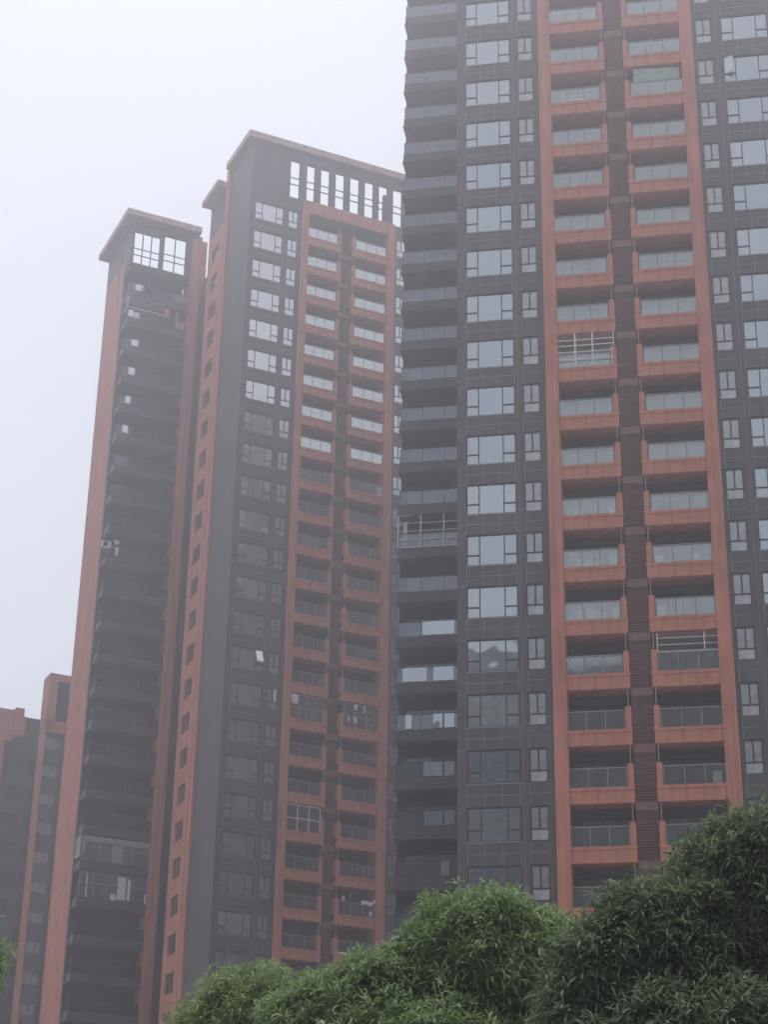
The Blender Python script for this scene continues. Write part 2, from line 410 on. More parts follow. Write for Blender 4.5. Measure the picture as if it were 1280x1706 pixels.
    # repeats
    for k in vis:
        z = zk(k)
        copy_tree(P_wide, t, (WL, 0, z)); copy_tree(P_small, t, (SL, 0, z)); copy_tree(P_small, t, (SR, 0, z))
        if right_wide: copy_tree(P_wide, t, (WR, 0, z))
        copy_tree(P_balL, t, (5.05, 0, z)); copy_tree(P_balR, t, (9.40, 0, z)); copy_tree(P_louv, t, (8.29, 0, z))
    if hid:
        merged('window', P_wide, [(WL, 0, zk(k)) for k in hid] + [(WR, 0, zk(k)) for k in (hid if right_wide else range(NF))], t)
        merged('small_window', P_small, [(SL, 0, zk(k)) for k in hid] + [(SR, 0, zk(k)) for k in hid], t)
        merged('balcony', P_balL, [(5.05, 0, zk(k)) for k in hid], t); merged('balcony', P_balR, [(9.40, 0, zk(k)) for k in hid], t)
        merged('louver_panel', P_louv, [(8.29, 0, zk(k)) for k in hid], t)
    if right_wide: merged('side_window', P_side, [(X0+.2, 7.12, zk(k)-.33) for k in range(NF)], t)
    else:
        for k in vis: copy_tree(P_side, t, (X0+.2, 7.12, zk(k)-.33))
    return t

LOCA = (4.542, 92.498, .09); THA = -.18
LOCB = (-11.771, 140.21, 0.0); THB = .4345
def Wp(L, th, s, d, z=0):
    return Vector((L[0]+s*math.cos(th)-d*math.sin(th), L[1]+s*math.sin(th)+d*math.cos(th), L[2]+z))
TA = tower(LOCA, THA, 'nearest brick tower at the right, its orange balcony frame cut by the top edge', (5, 26), True, (P_wide, P_small, P_balL, P_balR))
TB = tower(LOCB, THB, 'middle brick tower with a row of tall openings above its orange balcony frame', (0, 25), False, PB)

# ---------------------------------------------------------------- slab towers with dark wrap-round balconies
def slab_tower(L, th, label, kv, P_wing):
    t = empty('slab_tower', Wp(L, th, -2.7, 18), th); tag(t, label, 'apartment tower', 'slim towers with dark wrap-round balconies')
    O = (2.7, -18, 0)
    ZR = ZT + 5.15
    SLITS = [(17.9, 18.2, ZT+2.0, ZT+3.3), (18.6, 18.9, ZT-.1, ZT+1.5), (19.2, 19.45, ZT+.3, ZT+1.3)]; ZS = ZT+1.75
    m = MB(); m.box(-6.6, -6.3, 17.25, 22.9, 0, ZT-.3); m.box(-6.6, -6.3, 17.25, 18.6, ZT-.3, ZS); m.box(-6.6, -6.3, 18.9, 19.2, ZT-.3, ZS); m.box(-6.6, -6.3, 19.45, 22.9, ZT-.3, ZS)
    for d0, d1, z0, z1 in SLITS[1:]: m.box(-6.6, -6.3, d0, d1, ZT-.3, z0); m.box(-6.6, -6.3, d0, d1, z1, ZS)
    m.build('painted_side_wall', [ORANGE], t, O)
    m = MB(); m.box(-.62, .30, 15.25, 15.9, 0, ZR-.04); m.box(-.62, .30, 15.9, 17.0, 0, ZT+.6); m.box(-.09, .3, 15.25, 15.9, ZR-.04, ZR+.15)
    m.box(.30, 1.05, 15.9, 16.3, ZT-1.0, ZR+.15); m.build('painted_corner_wall', [ORANGE], t, O)
    m = MB(); m.box(.30, 1.05, 15.9, 22.0, 0, ZT-1.0, 0)
    z = 1.0
    while z < ZT-1.2: m.box(.33, 1.05, 15.86, 15.9, z, z+.07, 0); z += .15
    m.build('louver_strip', [MAROON], t, O)
    m = MB(); m.box(-6.3, .3, 17.0, 22.9, 0, ZT+.05); m.box(-6.59, -6.3, 16.9, 17.25, 0, ZT-.1)
    m.box(-6.5, -.62, 15.5, 17.0, ZT-.1, ZT+.60); m.build('dark_wall', [SLATE_SHADE], t, O)  # slate behind the balconies, recess shade put into its colour
    m = MB()
    g1 = [(-6.30, -5.50), (-5.37, -4.59), (-4.45, -3.80)]; G1 = (-6.32, -3.78); G2 = (-3.36, -1.18)
    m.box(-6.6, G1[0], 15.5, 15.8, ZT+.60, ZR); m.box(G1[1], G2[0], 15.5, 15.8, ZT+.60, ZR); m.box(G2[1], -.62, 15.5, 15.8, ZT+.60, ZR)
    m.box(G1[0], G1[1], 15.5, 15.8, ZT+.6, ZT+.74); m.box(G1[0], G1[1], 15.5, 15.8, ZT+4.22, ZR)
    m.box(G2[0], G2[1], 15.5, 15.8, ZT+.6, ZT+.74); m.box(G2[0], G2[1], 15.5, 15.8, ZT+4.62, ZR)
    m.box(-6.6, -6.3, 15.8, 17.25, ZT+.60, ZR); m.box(-6.6, -6.3, 17.0, 17.24, ZT-.1, ZT+.6)
    m.box(-6.6, -6.3, 17.25, 17.9, ZS, ZR); m.box(-6.6, -6.3, 18.2, 22.9, ZS, ZR)
    m.box(-6.6, -6.3, 17.9, 18.2, ZS, ZT+2.0); m.box(-6.6, -6.3, 17.9, 18.2, ZT+3.3, ZR)
    m.box(-6.3, .3, 17.0, 22.9, ZT+.05, ZT+.3);
    m.build('brick_crown', [BRICK], t, O)
    for g, h, n in ((G1, 3.48, 3), (G2, 3.88, 2)):
        p = crown_frame(g[1]-g[0], h, (.95 if n == 3 else 1.15, 1.65 if n == 3 else 1.85), n=n); p.parent = t; p.location = (O[0]+g[0], O[1]+15.6, ZT+.74)
    r = MB()
    for x0, x1, y0, y1 in ((-7.55, -.1, 14.3, 15.9), (-7.55, -6.2, 15.9, 23.4)):
        r.box(x0, x1, y0, y1, ZR, ZR+.62, 0); r.box(x0+.03, x1-.03, y0+.03, y1-.003, ZR-.03, ZR, 1)
    r.build('roof', [ROOFM, CONC], t, O)
    a0, a1 = kv
    for k in range(a0, a1+1): copy_tree(P_wing, t, (O[0]-6.5, O[1]+15.5, zk(k)))
    hid = [k for k in range(NF) if not a0 <= k <= a1]
    merged('balcony', P_wing, [(O[0]-6.5, O[1]+15.5, zk(k)) for k in hid], t)
    return t
SA = slab_tower(LOCA, THA, 'slim dark tower with a jagged edge of stacked balconies beside the nearest tower', (5, 26), P_wingA)
SB = slab_tower(LOCB, THB, 'leftmost tall tower, dark balconies between a bare orange side wall and orange strip', (0, 27), P_wing)

# ---------------------------------------------------------------- lower blocks at the far left
def DL(s, d, z=0): return Wp(LOCB, THB, s, d, z)
t = empty('apartment_block', DL(.6, 52), THB); tag(t, 'lower orange block with a tall louver slot and a narrow column of windows', 'apartment block')
O = (-.6, -52, 0)
m = MB(); ztop = 70.35
m.box(-1.0, -.10, 52.0, 53.0, 64.2, ztop-.8); m.box(-1.0, 8, 52, 53, ztop-.8, ztop); m.box(-1.0, 8, 52, 53, 64.0, 65.2)
m.box(1.25, 8, 52.0, 53, 65.2, ztop-.8); m.box(-1.0, -.92, 52.0, 53.0, 0, 64.0); m.box(1.2, 8, 52.0, 53, 0, 64.0)
m.box(-1.0, 8, 53.0, 54.4, 0, ztop); m.build('painted_wall', [ORANGE], t, O)
m = MB(); z = 65.3
while z < 69.4: m.obox((.57, 52.3, z), (.66, 0, 0), (0, .10, -.05), (0, .008, .02)); z += .22
m.box(-.1, 1.25, 52.55, 52.9, 65.2, ztop-.8); m.build('louver_panel', [BRICK], t, O)
m = MB(); m.box(-.92, 1.2, 52.35, 53.0, 0, 64.0); m.build('infill_wall', [BRICK], t, O)
P_in = MB(); P_in.box(0, 1.45, 0, .05, 0, 1.1); P_in = P_in.build('window', [FROST])
f = MB(); f.box(-.04, 1.49, -.03, .04, 1.1, 1.16); f.box(-.04, 0, -.03, .04, 0, 1.1); f.box(.9, .96, -.03, .04, 0, 1.1); f.build('frame', [FRAME], P_in)
for i in range(19):
    copy_tree(P_in, t, (O[0]-.8, O[1]+52.31, 63.6-1.3-3.0*i-.0)); 
protos.append(P_in)
t = empty('apartment_block', DL(-5, 58), THB); tag(t, 'low block at the left edge, slate wall under a terracotta roof frame', 'apartment block')
O = (5, -58, 0)
m = MB(); m.box(-12, 3.5, 58.4, 70, 0, 67.3); m.build('dark_wall', [SLATE], t, O)
m = MB(); m.box(-12, -2.9, 57.9, 58.4, 64.3, 67.75); m.box(-2.9, -1.95, 57.6, 58.4, 64.9, 67.95); m.box(-12, -3.7, 57.9, 58.4, 0, 64.3)
m.box(-1.95, -1.65, 57.9, 58.4, 65.2, 67.2); m.build('painted_frame', [ORANGE], t, O)
P_e = MB(); P_e.box(0, 1.8, 0, .05, 0, 1.5); P_e = P_e.build('window', [GLASSS]); protos.append(P_e)
f = MB(); f.box(-.05, 1.85, -.03, .04, 1.5, 1.56); f.box(-.05, 1.85, -.03, .04, -.06, 0); f.box(-.05, 0, -.03, .04, 0, 1.5); f.box(1.8, 1.85, -.03, .04, 0, 1.5); f.box(.87, .93, -.03, .04, 0, 1.5)
f.build('frame', [FRAME], P_e)
for i in range(18):
    copy_tree(P_e, t, (O[0]-3.3, O[1]+58.34, 61.2-3.0*i)); copy_tree(P_e, t, (O[0]-.6, O[1]+58.34, 61.2-3.0*i))

# ---------------------------------------------------------------- the block behind the photographer (seen only as the dark reflection in the low panes)
t = empty('apartment_block', (-28, -64, 0), .05); tag(t, 'wide dark block seen only mirrored in the low window panes of the nearest tower', 'apartment block')
m = MB(); m.box(-36, 34, -14, 0, 0, 96); m.box(-30, -8, -12, -2, 96, 101); m.box(6, 26, -12, -2, 96, 100); m.build('brick_wall', [SLATE_SHADE], t)
m = MB()
for k in range(31):
    for i in range(17): m.box(-34+4*i, -32+4*i, 0, .06, 3+3*k, 4.6+3*k)
g = m.build('window', [DOORG], t); g['kind'] = 'stuff'
t = empty('apartment_block', (45, 114, 0), .75); tag(t, 'dark block seen only mirrored in the low window panes of the middle tower', 'apartment block')
m = MB(); m.box(-17, 17, -7, 7, 0, 93); m.box(-17, -6, -6, 6, 93, 98); m.box(-2, 3, -5, 5, 93, 100); m.box(8, 15, -6, 4, 93, 96.5); m.build('brick_wall', [SLATE_SHADE], t)  # unseen block; roof steps shaped to break up its reflection in the panes
m = MB()
for k in range(29):
    for i in range(8): m.box(-15+4*i, -13+4*i, -7.06, -7, 3+3*k, 4.6+3*k); m.box(-15+4*i, -13+4*i, 7, 7.06, 3+3*k, 4.6+3*k)
g = m.build('window', [DOORG], t); g['kind'] = 'stuff'

# ---------------------------------------------------------------- what the tenants added: cages, glazing, open sashes (fixed to the towers)
def part(mb, name, mats, root, label=None, O=(0, 0, 0)):
    o = mb.build(name, mats, root, O); tag(o, label); return o
def grid(mb, s0, s1, d, z0, z1, vs_, hs, r=.022, rv=.035):
    for x in vs_: mb.bar((x, d, z0), (x, d, z1), rv)
    for z in hs: mb.bar((s0, d, z), (s1, d, z), r)
m = MB(); z = zk(14); grid(m, 4.98, 8.15, -.10, z-2.15, z-.05, (5.0, 6.02, 6.98), (z-.45, z-.80, z-1.2, z-1.65), .032, .045); m.bar((8.15, -.08, z-.95), (8.15, -.08, z), .03); m.bar((8.02, -.08, z-2.15), (8.02, -.08, z-.97), .025)
for i in range(30): m.bar((5.05+i*.102, -.09, z-1.2), (5.05+i*.102, -.09, z-.1), .005, n=4)
part(m, 'security_cage', [WHITE], TA, 'white metal cage over one balcony')
m = MB(); z = zk(20); grid(m, 9.72, 12.8, -.02, z-1.1, z-.1, (9.74, 12.13), (z-.36, z-.73, z-1.1), .018, .025)
for i in range(30): m.bar((9.8+i*.1, -.02, z-1.1), (9.8+i*.1, -.02, z-.1), .005, n=4)
part(m, 'security_cage', [WHITE], TA, 'thin white grille above one railing')
OS = (2.7, -18, 0)
m = MB(); z = zk(15); grid(m, -6.52, -.7, 15.42, z-2.44, z-.25, (-6.5, -5.05, -3.58, -2.1), (z-.78, z-1.33, z-1.88, z-2.44), .022, .04); m.bar((-6.5, 15.42, z-.25), (-5.7, 15.42, z-.25), .02)
m.bar((-6.5, 15.42, z-.25), (-6.5, 16.9, z-.25), .02); m.bar((-6.5, 15.42, z-1.33), (-6.5, 16.9, z-1.33), .02)
part(m, 'security_cage', [WHITE], SA, 'white tube cage bolted outside one dark balcony', OS)
m = MB(); m.box(-6.3, -6.05, 16.2, 16.4, z-2.4, z-.3); part(m, 'curtain', [CLOTH], SA, None, OS)
m = MB(); z = zk(1); grid(m, -6.52, -3.0, 15.38, z-1.2, z-.15, (-6.5,), (z-.2, z-.5, z-.8), .02, .04); m.bar((-6.5, 15.38, z-1.22), (-2.95, 15.38, z-1.22), .06)
m.bar((-6.5, 15.38, z-.2), (-6.5, 16.9, z-.2), .025); m.bar((-6.5, 15.38, z-1.22), (-6.5, 16.9, z-1.22), .05)
part(m, 'security_cage', [WHITE], SB, 'white cage on the second highest balcony', OS)
def light_pane(s, k, r0, r1, w_, root=SB, nm='glass_pane', mt=None):
    m = MB(); m.box(s, s+w_, 15.44, 15.47, zk(k)-r1, zk(k)-r0); part(m, nm, [mt or GLASSB], root, None, OS)  # extra pane laid over the railing, added for its bright reflection
light_pane(-5.9, 0, 1.55, 2.2, .9); light_pane(-6.35, 1, 1.45, 2.15, .5); light_pane(-5.8, 1, 1.6, 2.2, .55, mt=FROSTB); light_pane(-2.9, 1, .4, 1.38, .5)
light_pane(-1.75, 1, .5, 1.3, .28); light_pane(-1.75, 1, 1.4, 2.3, .3, mt=FROSTB); light_pane(-1.35, 1, 1.5, 2.35, .5, mt=FROSTB); light_pane(-1.3, 0, .9, 1.5, .12)
light_pane(-5.85, 2, 1.5, 2.15, .8); light_pane(-5.9, 3, 1.45, 2.2, .6); light_pane(-5.95, 4, 1.45, 2.2, .48); light_pane(-6.0, 5, 1.45, 2.2, .52)
for k, a, b in ((17, -4.9, -2.9), (18, -4.2, -2.95), (19, -5.9, -5.5), (19, -4.2, -3.65), (20, -4.75, -3.62), (21, -4.7, -3.62), (18, -6.1, -4.6), (22, -3.7, -3.2)):
    light_pane(a, k, 1.5, 2.38, b-a, SA, mt=GLASS)
for k in (19, 20, 21): light_pane(-3.52, k, 1.5, 2.38, .62, SA, mt=GLASS)
# balconies glazed in from rail to ceiling
def glazed(root, s0, s1, k, O, d, n, top=.10, bot=2.15, mt=None, fr=None):
    m = MB(); W = s1-s0
    for i in range(n): m.box(s0+W*i/n+.03, s0+W*(i+1)/n-.03, d, d+.02, zk(k)-bot, zk(k)-top-.04)
    g = part(m, 'balcony_glazing', [mt or GLASSD], root, 'one balcony glazed in up to its ceiling', O)
    f = MB()
    for i in range(n+1): f.box(s0+W*i/n-.03, s0+W*i/n+.03, d-.02, d+.04, zk(k)-bot, zk(k)-top-.04)
    f.box(s0-.03, s1+.03, d-.02, d+.04, zk(k)-top-.04, zk(k)-top+.02); f.box(s0-.03, s1+.03, d-.018, d+.038, zk(k)-1.2, zk(k)-1.15)
    f.build('frame', [fr or STEEL], g)
glazed(TB, 5.1, 7.9, 15, (0, 0, 0), .02, 4); glazed(TB, 5.12, 7.95, 18, (0, 0, 0), .02, 3, fr=WHITE)
glazed(TB, 9.75, 12.7, 15, (0, 0, 0), .02, 3)
glazed(SB, -6.4, -.7, 18, OS, 15.46, 4, top=.35, bot=2.4, fr=CREAM); glazed(SB, -6.4, -.7, 19, OS, 15.46, 5, top=.35, bot=2.4, fr=STEEL)
m = MB(); z = zk(18); m.box(-6.45, -6.15, 15.40, 15.44, z-1.75, z-.3); m.box(-6.56, -6.5, 15.5, 16.9, z-2.1, z-.3); m.box(-3.85, -2.95, 15.40, 15.44, z-2.3, z-.9); m.box(-6.15, -.75, 15.41, 15.44, z-.8, z-.35)
part(m, 'blind', [CREAM], SB, 'cream blinds drawn in a glazed-in balcony', OS)
m = MB(); z = zk(19); m.box(-5.85, -5.75, 15.40, 15.44, z-2.4, z-.5); m.box(-3.2, -2.5, 15.40, 15.44, z-2.3, z-.45); m.box(-2.35, -2.1, 15.40, 15.44, z-2.3, z-.55); m.box(-3.75, -3.3, 15.40, 15.44, z-2.4, z-1.9); m.box(-.85, -.75, 15.40, 15.44, z-2.4, z-1.6)
part(m, 'curtain', [CLOTH], SB, 'white curtains behind a glazed-in balcony', OS)
# open sashes
m = MB(); z = zk(8); a = R(28); c = (WR+.02, -.13, z-.62)
m.obox((WR+.02+.27*math.cos(a), -.06-.27*math.sin(a), z-.62), (.27*math.cos(a), -.27*math.sin(a), 0), (.012*math.sin(a), .012*math.cos(a), 0), (0, 0, .56)); part(m, 'open_sash', [GLASS], TA, 'sash swung open')
m = MB(); z = zk(14); m.obox((2.22, -.27, z-.56), (.28, 0, 0), (0, .012, -.005), (0, .22, .52)); part(m, 'open_sash', [GLASSB], TB, 'bright sash tilted open')
for (root, s_, k, w_, r0, r1) in ((TB, 3.63, 15, .2, .05, 1.1), (TB, 5.17, 15, .55, .12, .9)):
    m = MB(); m.box(s_, s_+w_, -.06, -.045, zk(k)-r1, zk(k)-r0); part(m, 'white_panel', [WHITE], root)  # narrow one paints a bright window pane white; the wider is a curtain

# ---------------------------------------------------------------- belongings on the balconies: things of their own
def place(root, s, d, z, O=(0, 0, 0)):
    L, th = (LOCA, THA) if root in (TA, SA) else (LOCB, THB)
    return Wp(L, th, s, d, z), th
def hung(root, s, k, rtop, w_, h_, label, d=.45, m_=None, seed=1):
    """one piece of laundry hanging from a pole: a folded, wavy cloth with thickness, narrower at the hem"""
    p, th = place(root, s, d, zk(k)-rtop); rd = random.Random(seed); m = MB(); n = 9; rows = 6; b = []
    for side in (-.012, .012):
        for j in range(rows):
            for i in range(n):
                u = i/(n-1); v = j/(rows-1)
                m.v.append(((u-.5)*w_*(1-.22*v)+.02*math.sin(5*v+seed), side+.035*math.sin(u*11+seed)*(.3+v), -h_*v-.03*math.sin(u*7+seed)*v))
    A_ = lambda sd_, j, i: sd_*n*rows+j*n+i
    for j in range(rows-1):
        for i in range(n-1):
            m.f.append((A_(0, j, i), A_(0, j+1, i), A_(0, j+1, i+1), A_(0, j, i+1))); m.f.append((A_(1, j, i), A_(1, j, i+1), A_(1, j+1, i+1), A_(1, j+1, i))); m.m += [0, 0]
    for j in range(rows-1):
        m.f.append((A_(0, j, 0), A_(1, j, 0), A_(1, j+1, 0), A_(0, j+1, 0))); m.f.append((A_(0, j, n-1), A_(0, j+1, n-1), A_(1, j+1, n-1), A_(1, j, n-1))); m.m += [0, 0]
    for x in (-.25*w_, .25*w_): m.box(x-.015, x+.015, -.03, .03, -.03, .05)
    o = m.build('laundry', [m_ or CLOTH], None, p); o.rotation_euler = (0, 0, th); tag(o, label, 'laundry', 'laundry hung on the balconies'); return o
hung(TB, 10.73, 15, .20, .32, .42, 'small white shirt hung high in the glazed right balcony, middle tower', d=-.15, seed=1)
hung(TB, 11.48, 15, .22, .16, .55, 'narrow white towel hung beside the shirt in the same balcony', d=-.15, seed=2)
hung(TB, 10.12, 15, 1.36, .2, .35, 'small pale cloth low behind the rail under the hung shirt', d=-.15, seed=3)
hung(TB, 10.68, 15, 1.32, .38, .42, 'wider pale cloth low behind the rail under the narrow towel', d=-.15, seed=4)
hung(TB, 10.05, 20, .80, .22, .35, 'white cloth at the left end of the low balcony with most laundry', d=-.1, seed=5)
hung(TB, 11.85, 20, .92, .62, .30, 'widest white cloth in the low balcony with most laundry', d=-.1, seed=6)
hung(TB, 12.35, 20, .98, .42, .28, 'white cloth touching the right side of the widest one', d=-.12, seed=7)
hung(TB, 12.66, 20, .80, .22, .28, 'bright white cloth next to the orange pillar, low balcony', d=-.1, seed=8)
hung(TB, 12.42, 20, 1.7, .18, .38, 'pale cloth hanging below the others near the pillar', d=-.1, seed=9)
hung(TB, 10.73, 20, .42, .2, .35, 'grey cloth hung highest in the low balcony with most laundry', d=.1, seed=10, m_=STEEL)
hung(SB, -5.72, 9, .98, .5, .34, 'white cloth hung beside the air conditioner, upper piece', d=15.2, seed=11)
hung(SB, -5.66, 9, 1.62, .34, .78, 'long white cloth hung beside the air conditioner, lower piece', d=15.2, seed=12)
# air conditioner outside the left tower
p, th = place(SB, -6.66, 15.0, zk(9)-1.85); ac = empty('air_conditioner', p, th); tag(ac, 'white air conditioner unit outside the corner of the leftmost tall tower', 'air conditioner')
m = MB(); m.box(-.40, .40, 0, .32, 0, .56); m.box(-.42, .42, -.01, .33, .56, .58); m.build('casing', [WHITE], ac)
m = MB()
for r_ in (.08, .15, .22):
    for i in range(16):
        a, b = 2*PI*i/16, 2*PI*(i+1)/16; m.bar((-.1+r_*math.cos(a), -.02, .28+r_*math.sin(a)), (-.1+r_*math.cos(b), -.02, .28+r_*math.sin(b)), .008, n=4)
m.box(-.32, .12, -.012, -.001, .06, .50); m.build('fan_grille', [FRAME], ac)
m = MB(); m.bar((-.3, .3, -.05), (-.3, -.02, -.02), .02); m.bar((.3, .3, -.05), (.3, -.02, -.02), .02); m.bar((-.3, .35, -.45), (-.3, 0, -.03), .02); m.bar((.3, .35, -.45), (.3, 0, -.03), .02); m.build('bracket', [STEEL], ac)
# cartons on the balconies of the nearest tower
def carton(s0, s1, k, r0, r1, label, m_=None, d=.07):
    p, th = place(TA, (s0+s1)/2, d, zk(k)-2.58); m = MB(); w_ = (s1-s0)/2; h_ = 2.58-r0
    m.box(-w_, w_, 0, .4, 0, h_-.01); m.box(-w_-.006, w_+.006, -.006, .2, h_-.012, h_+.01); m.box(-w_-.006, w_+.006, .205, .406, h_-.012, h_+.006); m.box(-.03, .03, -.004, -.001, .02, h_-.02)
    o = m.build('carton', [m_ or CARD], None, p); o.rotation_euler = (0, 0, th); tag(o, label, 'carton', 'pale cartons stacked behind glass railings'); return o
for a in [(5.64, 5.95, 17, 1.78, 0, 'pale carton in the middle of a left balcony, two panes wide gap beside'), (5.98, 6.14, 17, 1.72, 0, 'narrow pale carton touching the first one, same left balcony'),
          (7.48, 7.84, 17, 1.72, 0, 'pale carton near the end wall, left balcony, second row'), (5.70, 6.02, 18, 1.66, 0, 'leftmost pale carton of the left balcony holding four cartons'),
          (6.12, 6.55, 18, 1.72, 0, 'second pale carton of the left balcony holding four cartons'), (6.72, 7.05, 18, 1.76, 0, 'third pale carton of the left balcony holding four cartons'),
          (7.5, 7.86, 18, 1.62, 0, 'pale carton beside the end wall, balcony holding four cartons'), (9.86, 10.28, 18, 1.66, 0, 'left pale carton of the right balcony holding two cartons'),
          (11.8, 12.1, 18, 1.68, 0, 'right pale carton of the right balcony holding two cartons'), (5.7, 6.0, 19, 1.5, 0, 'tall pale carton at the left, left balcony above the darkest railing'),
          (6.2, 6.7, 19, 1.5, 0, 'tall pale carton in the middle, left balcony above the darkest railing'), (6.75, 7.15, 19, 1.66, 0, 'lower pale carton touching the middle tall one'),
          (7.5, 7.85, 19, 1.5, 0, 'tall pale carton beside the end wall, above the darkest railing'), (9.88, 10.3, 19, 1.56, 0, 'pale carton at the left end of a right balcony, above the grille'),
          (12.15, 12.6, 22, 1.5, 0, 'large white carton at the right end of a low right balcony')]:
    carton(*a)
# green cloth screen
p, th = place(TA, 11.3, .12, zk(8)-.05); m = MB(); n = 14
for sd_ in (0, .02):
    for j in range(4):
        for i in range(n): m.v.append((-1.35+2.72*i/(n-1), sd_+.05*math.sin(i*1.1)*(j/3), -.0-(.98*j/3)-(.16*(i/(n-1)) if j == 0 else 0)))
for k_ in range(2):
    for j in range(3):
        for i in range(n-1):
            a = k_*4*n+j*n+i; m.f.append((a, a+n, a+n+1, a+1)); m.m.append(0)
o = m.build('cloth_screen', [GREEN], None, p); o.rotation_euler = (0, 0, th); tag(o, 'pale green cloth screen hung above the railing of a high right balcony', 'cloth screen')
p, th = place(TA, 6.5, -.13, zk(8)-2.15); m = MB(); m.box(-.45, .45, -.03, .03, 0, .05); m.box(-.40, -.36, -.05, .05, -.02, .09); m.box(.36, .40, -.05, .05, -.02, .09)
o = m.build('white_batten', [WHITE], None, p); o.rotation_euler = (0, 0, th); tag(o, 'short white batten lying on the ledge of a high left balcony', 'batten')

for p in protos:
    for ch in list(p.children): bpy.data.objects.remove(ch)
    bpy.data.objects.remove(p)

# ---------------------------------------------------------------- ground
def sheet(name, x0, x1, y0, y1, z, m, n=2):
    me = bpy.data.meshes.new(name); me.from_pydata([(x0, y0, z), (x1, y0, z), (x1, y1, z), (x0, y1, z)], [], [(0, 1, 2, 3)])
    me.materials.append(m); o = bpy.data.objects.new(name, me); C.objects.link(o); o['kind'] = 'structure'; return o
sheet('ground', -420, 420, -420, 420, -.004, plain('pale_bounce_ground', (.46, .45, .43), .9, .2, var=.12, scale=.4))  # unseen ground, made pale to bounce light up onto the facades
sheet('pavement', -60, 70, -8, 9, .0, plain('paving', (.22, .21, .20), .85, .2, var=.15, scale=1.5))
sheet('road', -120, 120, -34, -9, .0, plain('asphalt', (.05, .05, .052), .9, .2))

# ---------------------------------------------------------------- trees
cp, sp_ = math.cos(.4398), math.sin(.4398)
def at(px, py, Y):
    """point at depth Y (metres along +Y) seen at photo pixel px,py: used to read off where the crowns stand"""
    a, b = px-640, 853-py; c, s = math.cos(.0175), math.sin(.0175)
    u = (c*a-s*b)/3164.3; v = (s*a+c*b)/3164.3
    d = Vector((u, cp-v*sp_, sp_+v*cp)); return d*(Y/d.y)+Vector((0, 0, 1.6))
def leaf_mat(name, c0, c1, c2):
    m, n, b = mat(name)
    g = N(n, 'ShaderNodeNewGeometry')
    r = N(n, 'ShaderNodeValToRGB'); e = r.color_ramp.elements; e[0].color = (*c0, 1); e[1].color = (*c2, 1)
    k = e.new(.6); k.color = (*c1, 1)
    n.links.new(g.outputs['Random Per Island'], r.inputs[0])
    n.links.new(r.outputs[0], b.inputs['Base Color']); b.inputs['Roughness'].default_value = .58; b.inputs['Specular IOR Level'].default_value = .25
    tr = N(n, 'ShaderNodeBsdfTranslucent'); n.links.new(r.outputs[0], tr.inputs['Color'])
    mx = N(n, 'ShaderNodeMixShader'); mx.inputs[0].default_value = .38
    n.links.new(b.outputs[0], mx.inputs[1]); n.links.new(tr.outputs[0], mx.inputs[2])
    n.links.new(mx.outputs[0], n.nodes['Material Output'].inputs['Surface']); return m
BARK = plain('bark', (.09, .07, .055), .9, .1, var=.3, scale=8)
def leaves_mesh(name, lumps, nclus, leaf, rng, m, droop=.45):
    """rosettes of long narrow leaves on twig ends spread through the outer layers of the crown's lumps"""
    L = np.array([[*l[0], *l[1]] for l in lumps]); vol = (L[:, 3]*L[:, 4]+L[:, 4]*L[:, 5]+L[:, 3]*L[:, 5]); pr = vol/vol.sum()
    pts = []
    while len(pts) < nclus:
        i = rng.choice(len(L), p=pr); d = rng.normal(size=3); d /= np.linalg.norm(d)
        if d[2] < -.55: continue
        rr = 1 - abs(rng.normal())*.16 - (rng.random()**2)*.18
        rr *= 1 + .07*math.sin(9*d[0]+3*i) * math.cos(8*d[2]+i) + .05*math.sin(17*d[1]+i)
        if rng.random() < .035: rr *= 1.08+.10*rng.random()
        p = L[i, :3] + d*L[i, 3:]*rr
        q = (p-L[:, :3])/L[:, 3:]; q = np.sqrt((q*q).sum(1)); q[i] = 9
        if q.min() < .72: continue
        pts.append((p, d))
    V = []; F = []
    for p, d in pts:
        n = rng.integers(6, 11); d = d*np.array([1, 1, .6])+np.array([0, 0, .35])+rng.normal(size=3)*.25; d /= np.linalg.norm(d)
        u = np.cross(d, [.3, .2, 1.]); u /= np.linalg.norm(u); w_ = np.cross(d, u)
        ph = rng.random()*6.28
        for j in range(n):
            a = ph + 6.283*j/n + rng.normal()*.3; op = .55+.95*rng.random()
            t_ = d*math.cos(op) + (u*math.cos(a)+w_*math.sin(a))*math.sin(op)
            l = leaf*(.65+.6*rng.random()); wd = l*.062*(.8+.4*rng.random())
            sd_ = np.cross(t_, [0, 0, 1.]) + rng.normal(size=3)*.35; sd_ /= np.linalg.norm(sd_)+1e-6
            b0 = p + t_*.015; g1 = b0 + t_*l*.35; dr = np.array([0, 0, -1.])
            g2 = b0 + t_*l*.72 + dr*l*.10*droop*2; g3 = b0 + t_*l*.95 + dr*l*.30*droop*2
            k = len(V)
            V += [b0, g1+sd_*wd, g1-sd_*wd, g2+sd_*wd*.85, g2-sd_*wd*.85, g3]
            F += [(k, k+1, k+2), (k+1, k+3, k+4, k+2), (k+3, k+5, k+4)]
    me = bpy.data.meshes.new(name); me.from_pydata([tuple(x) for x in V], [], F); me.materials.append(m); me.update(); return me
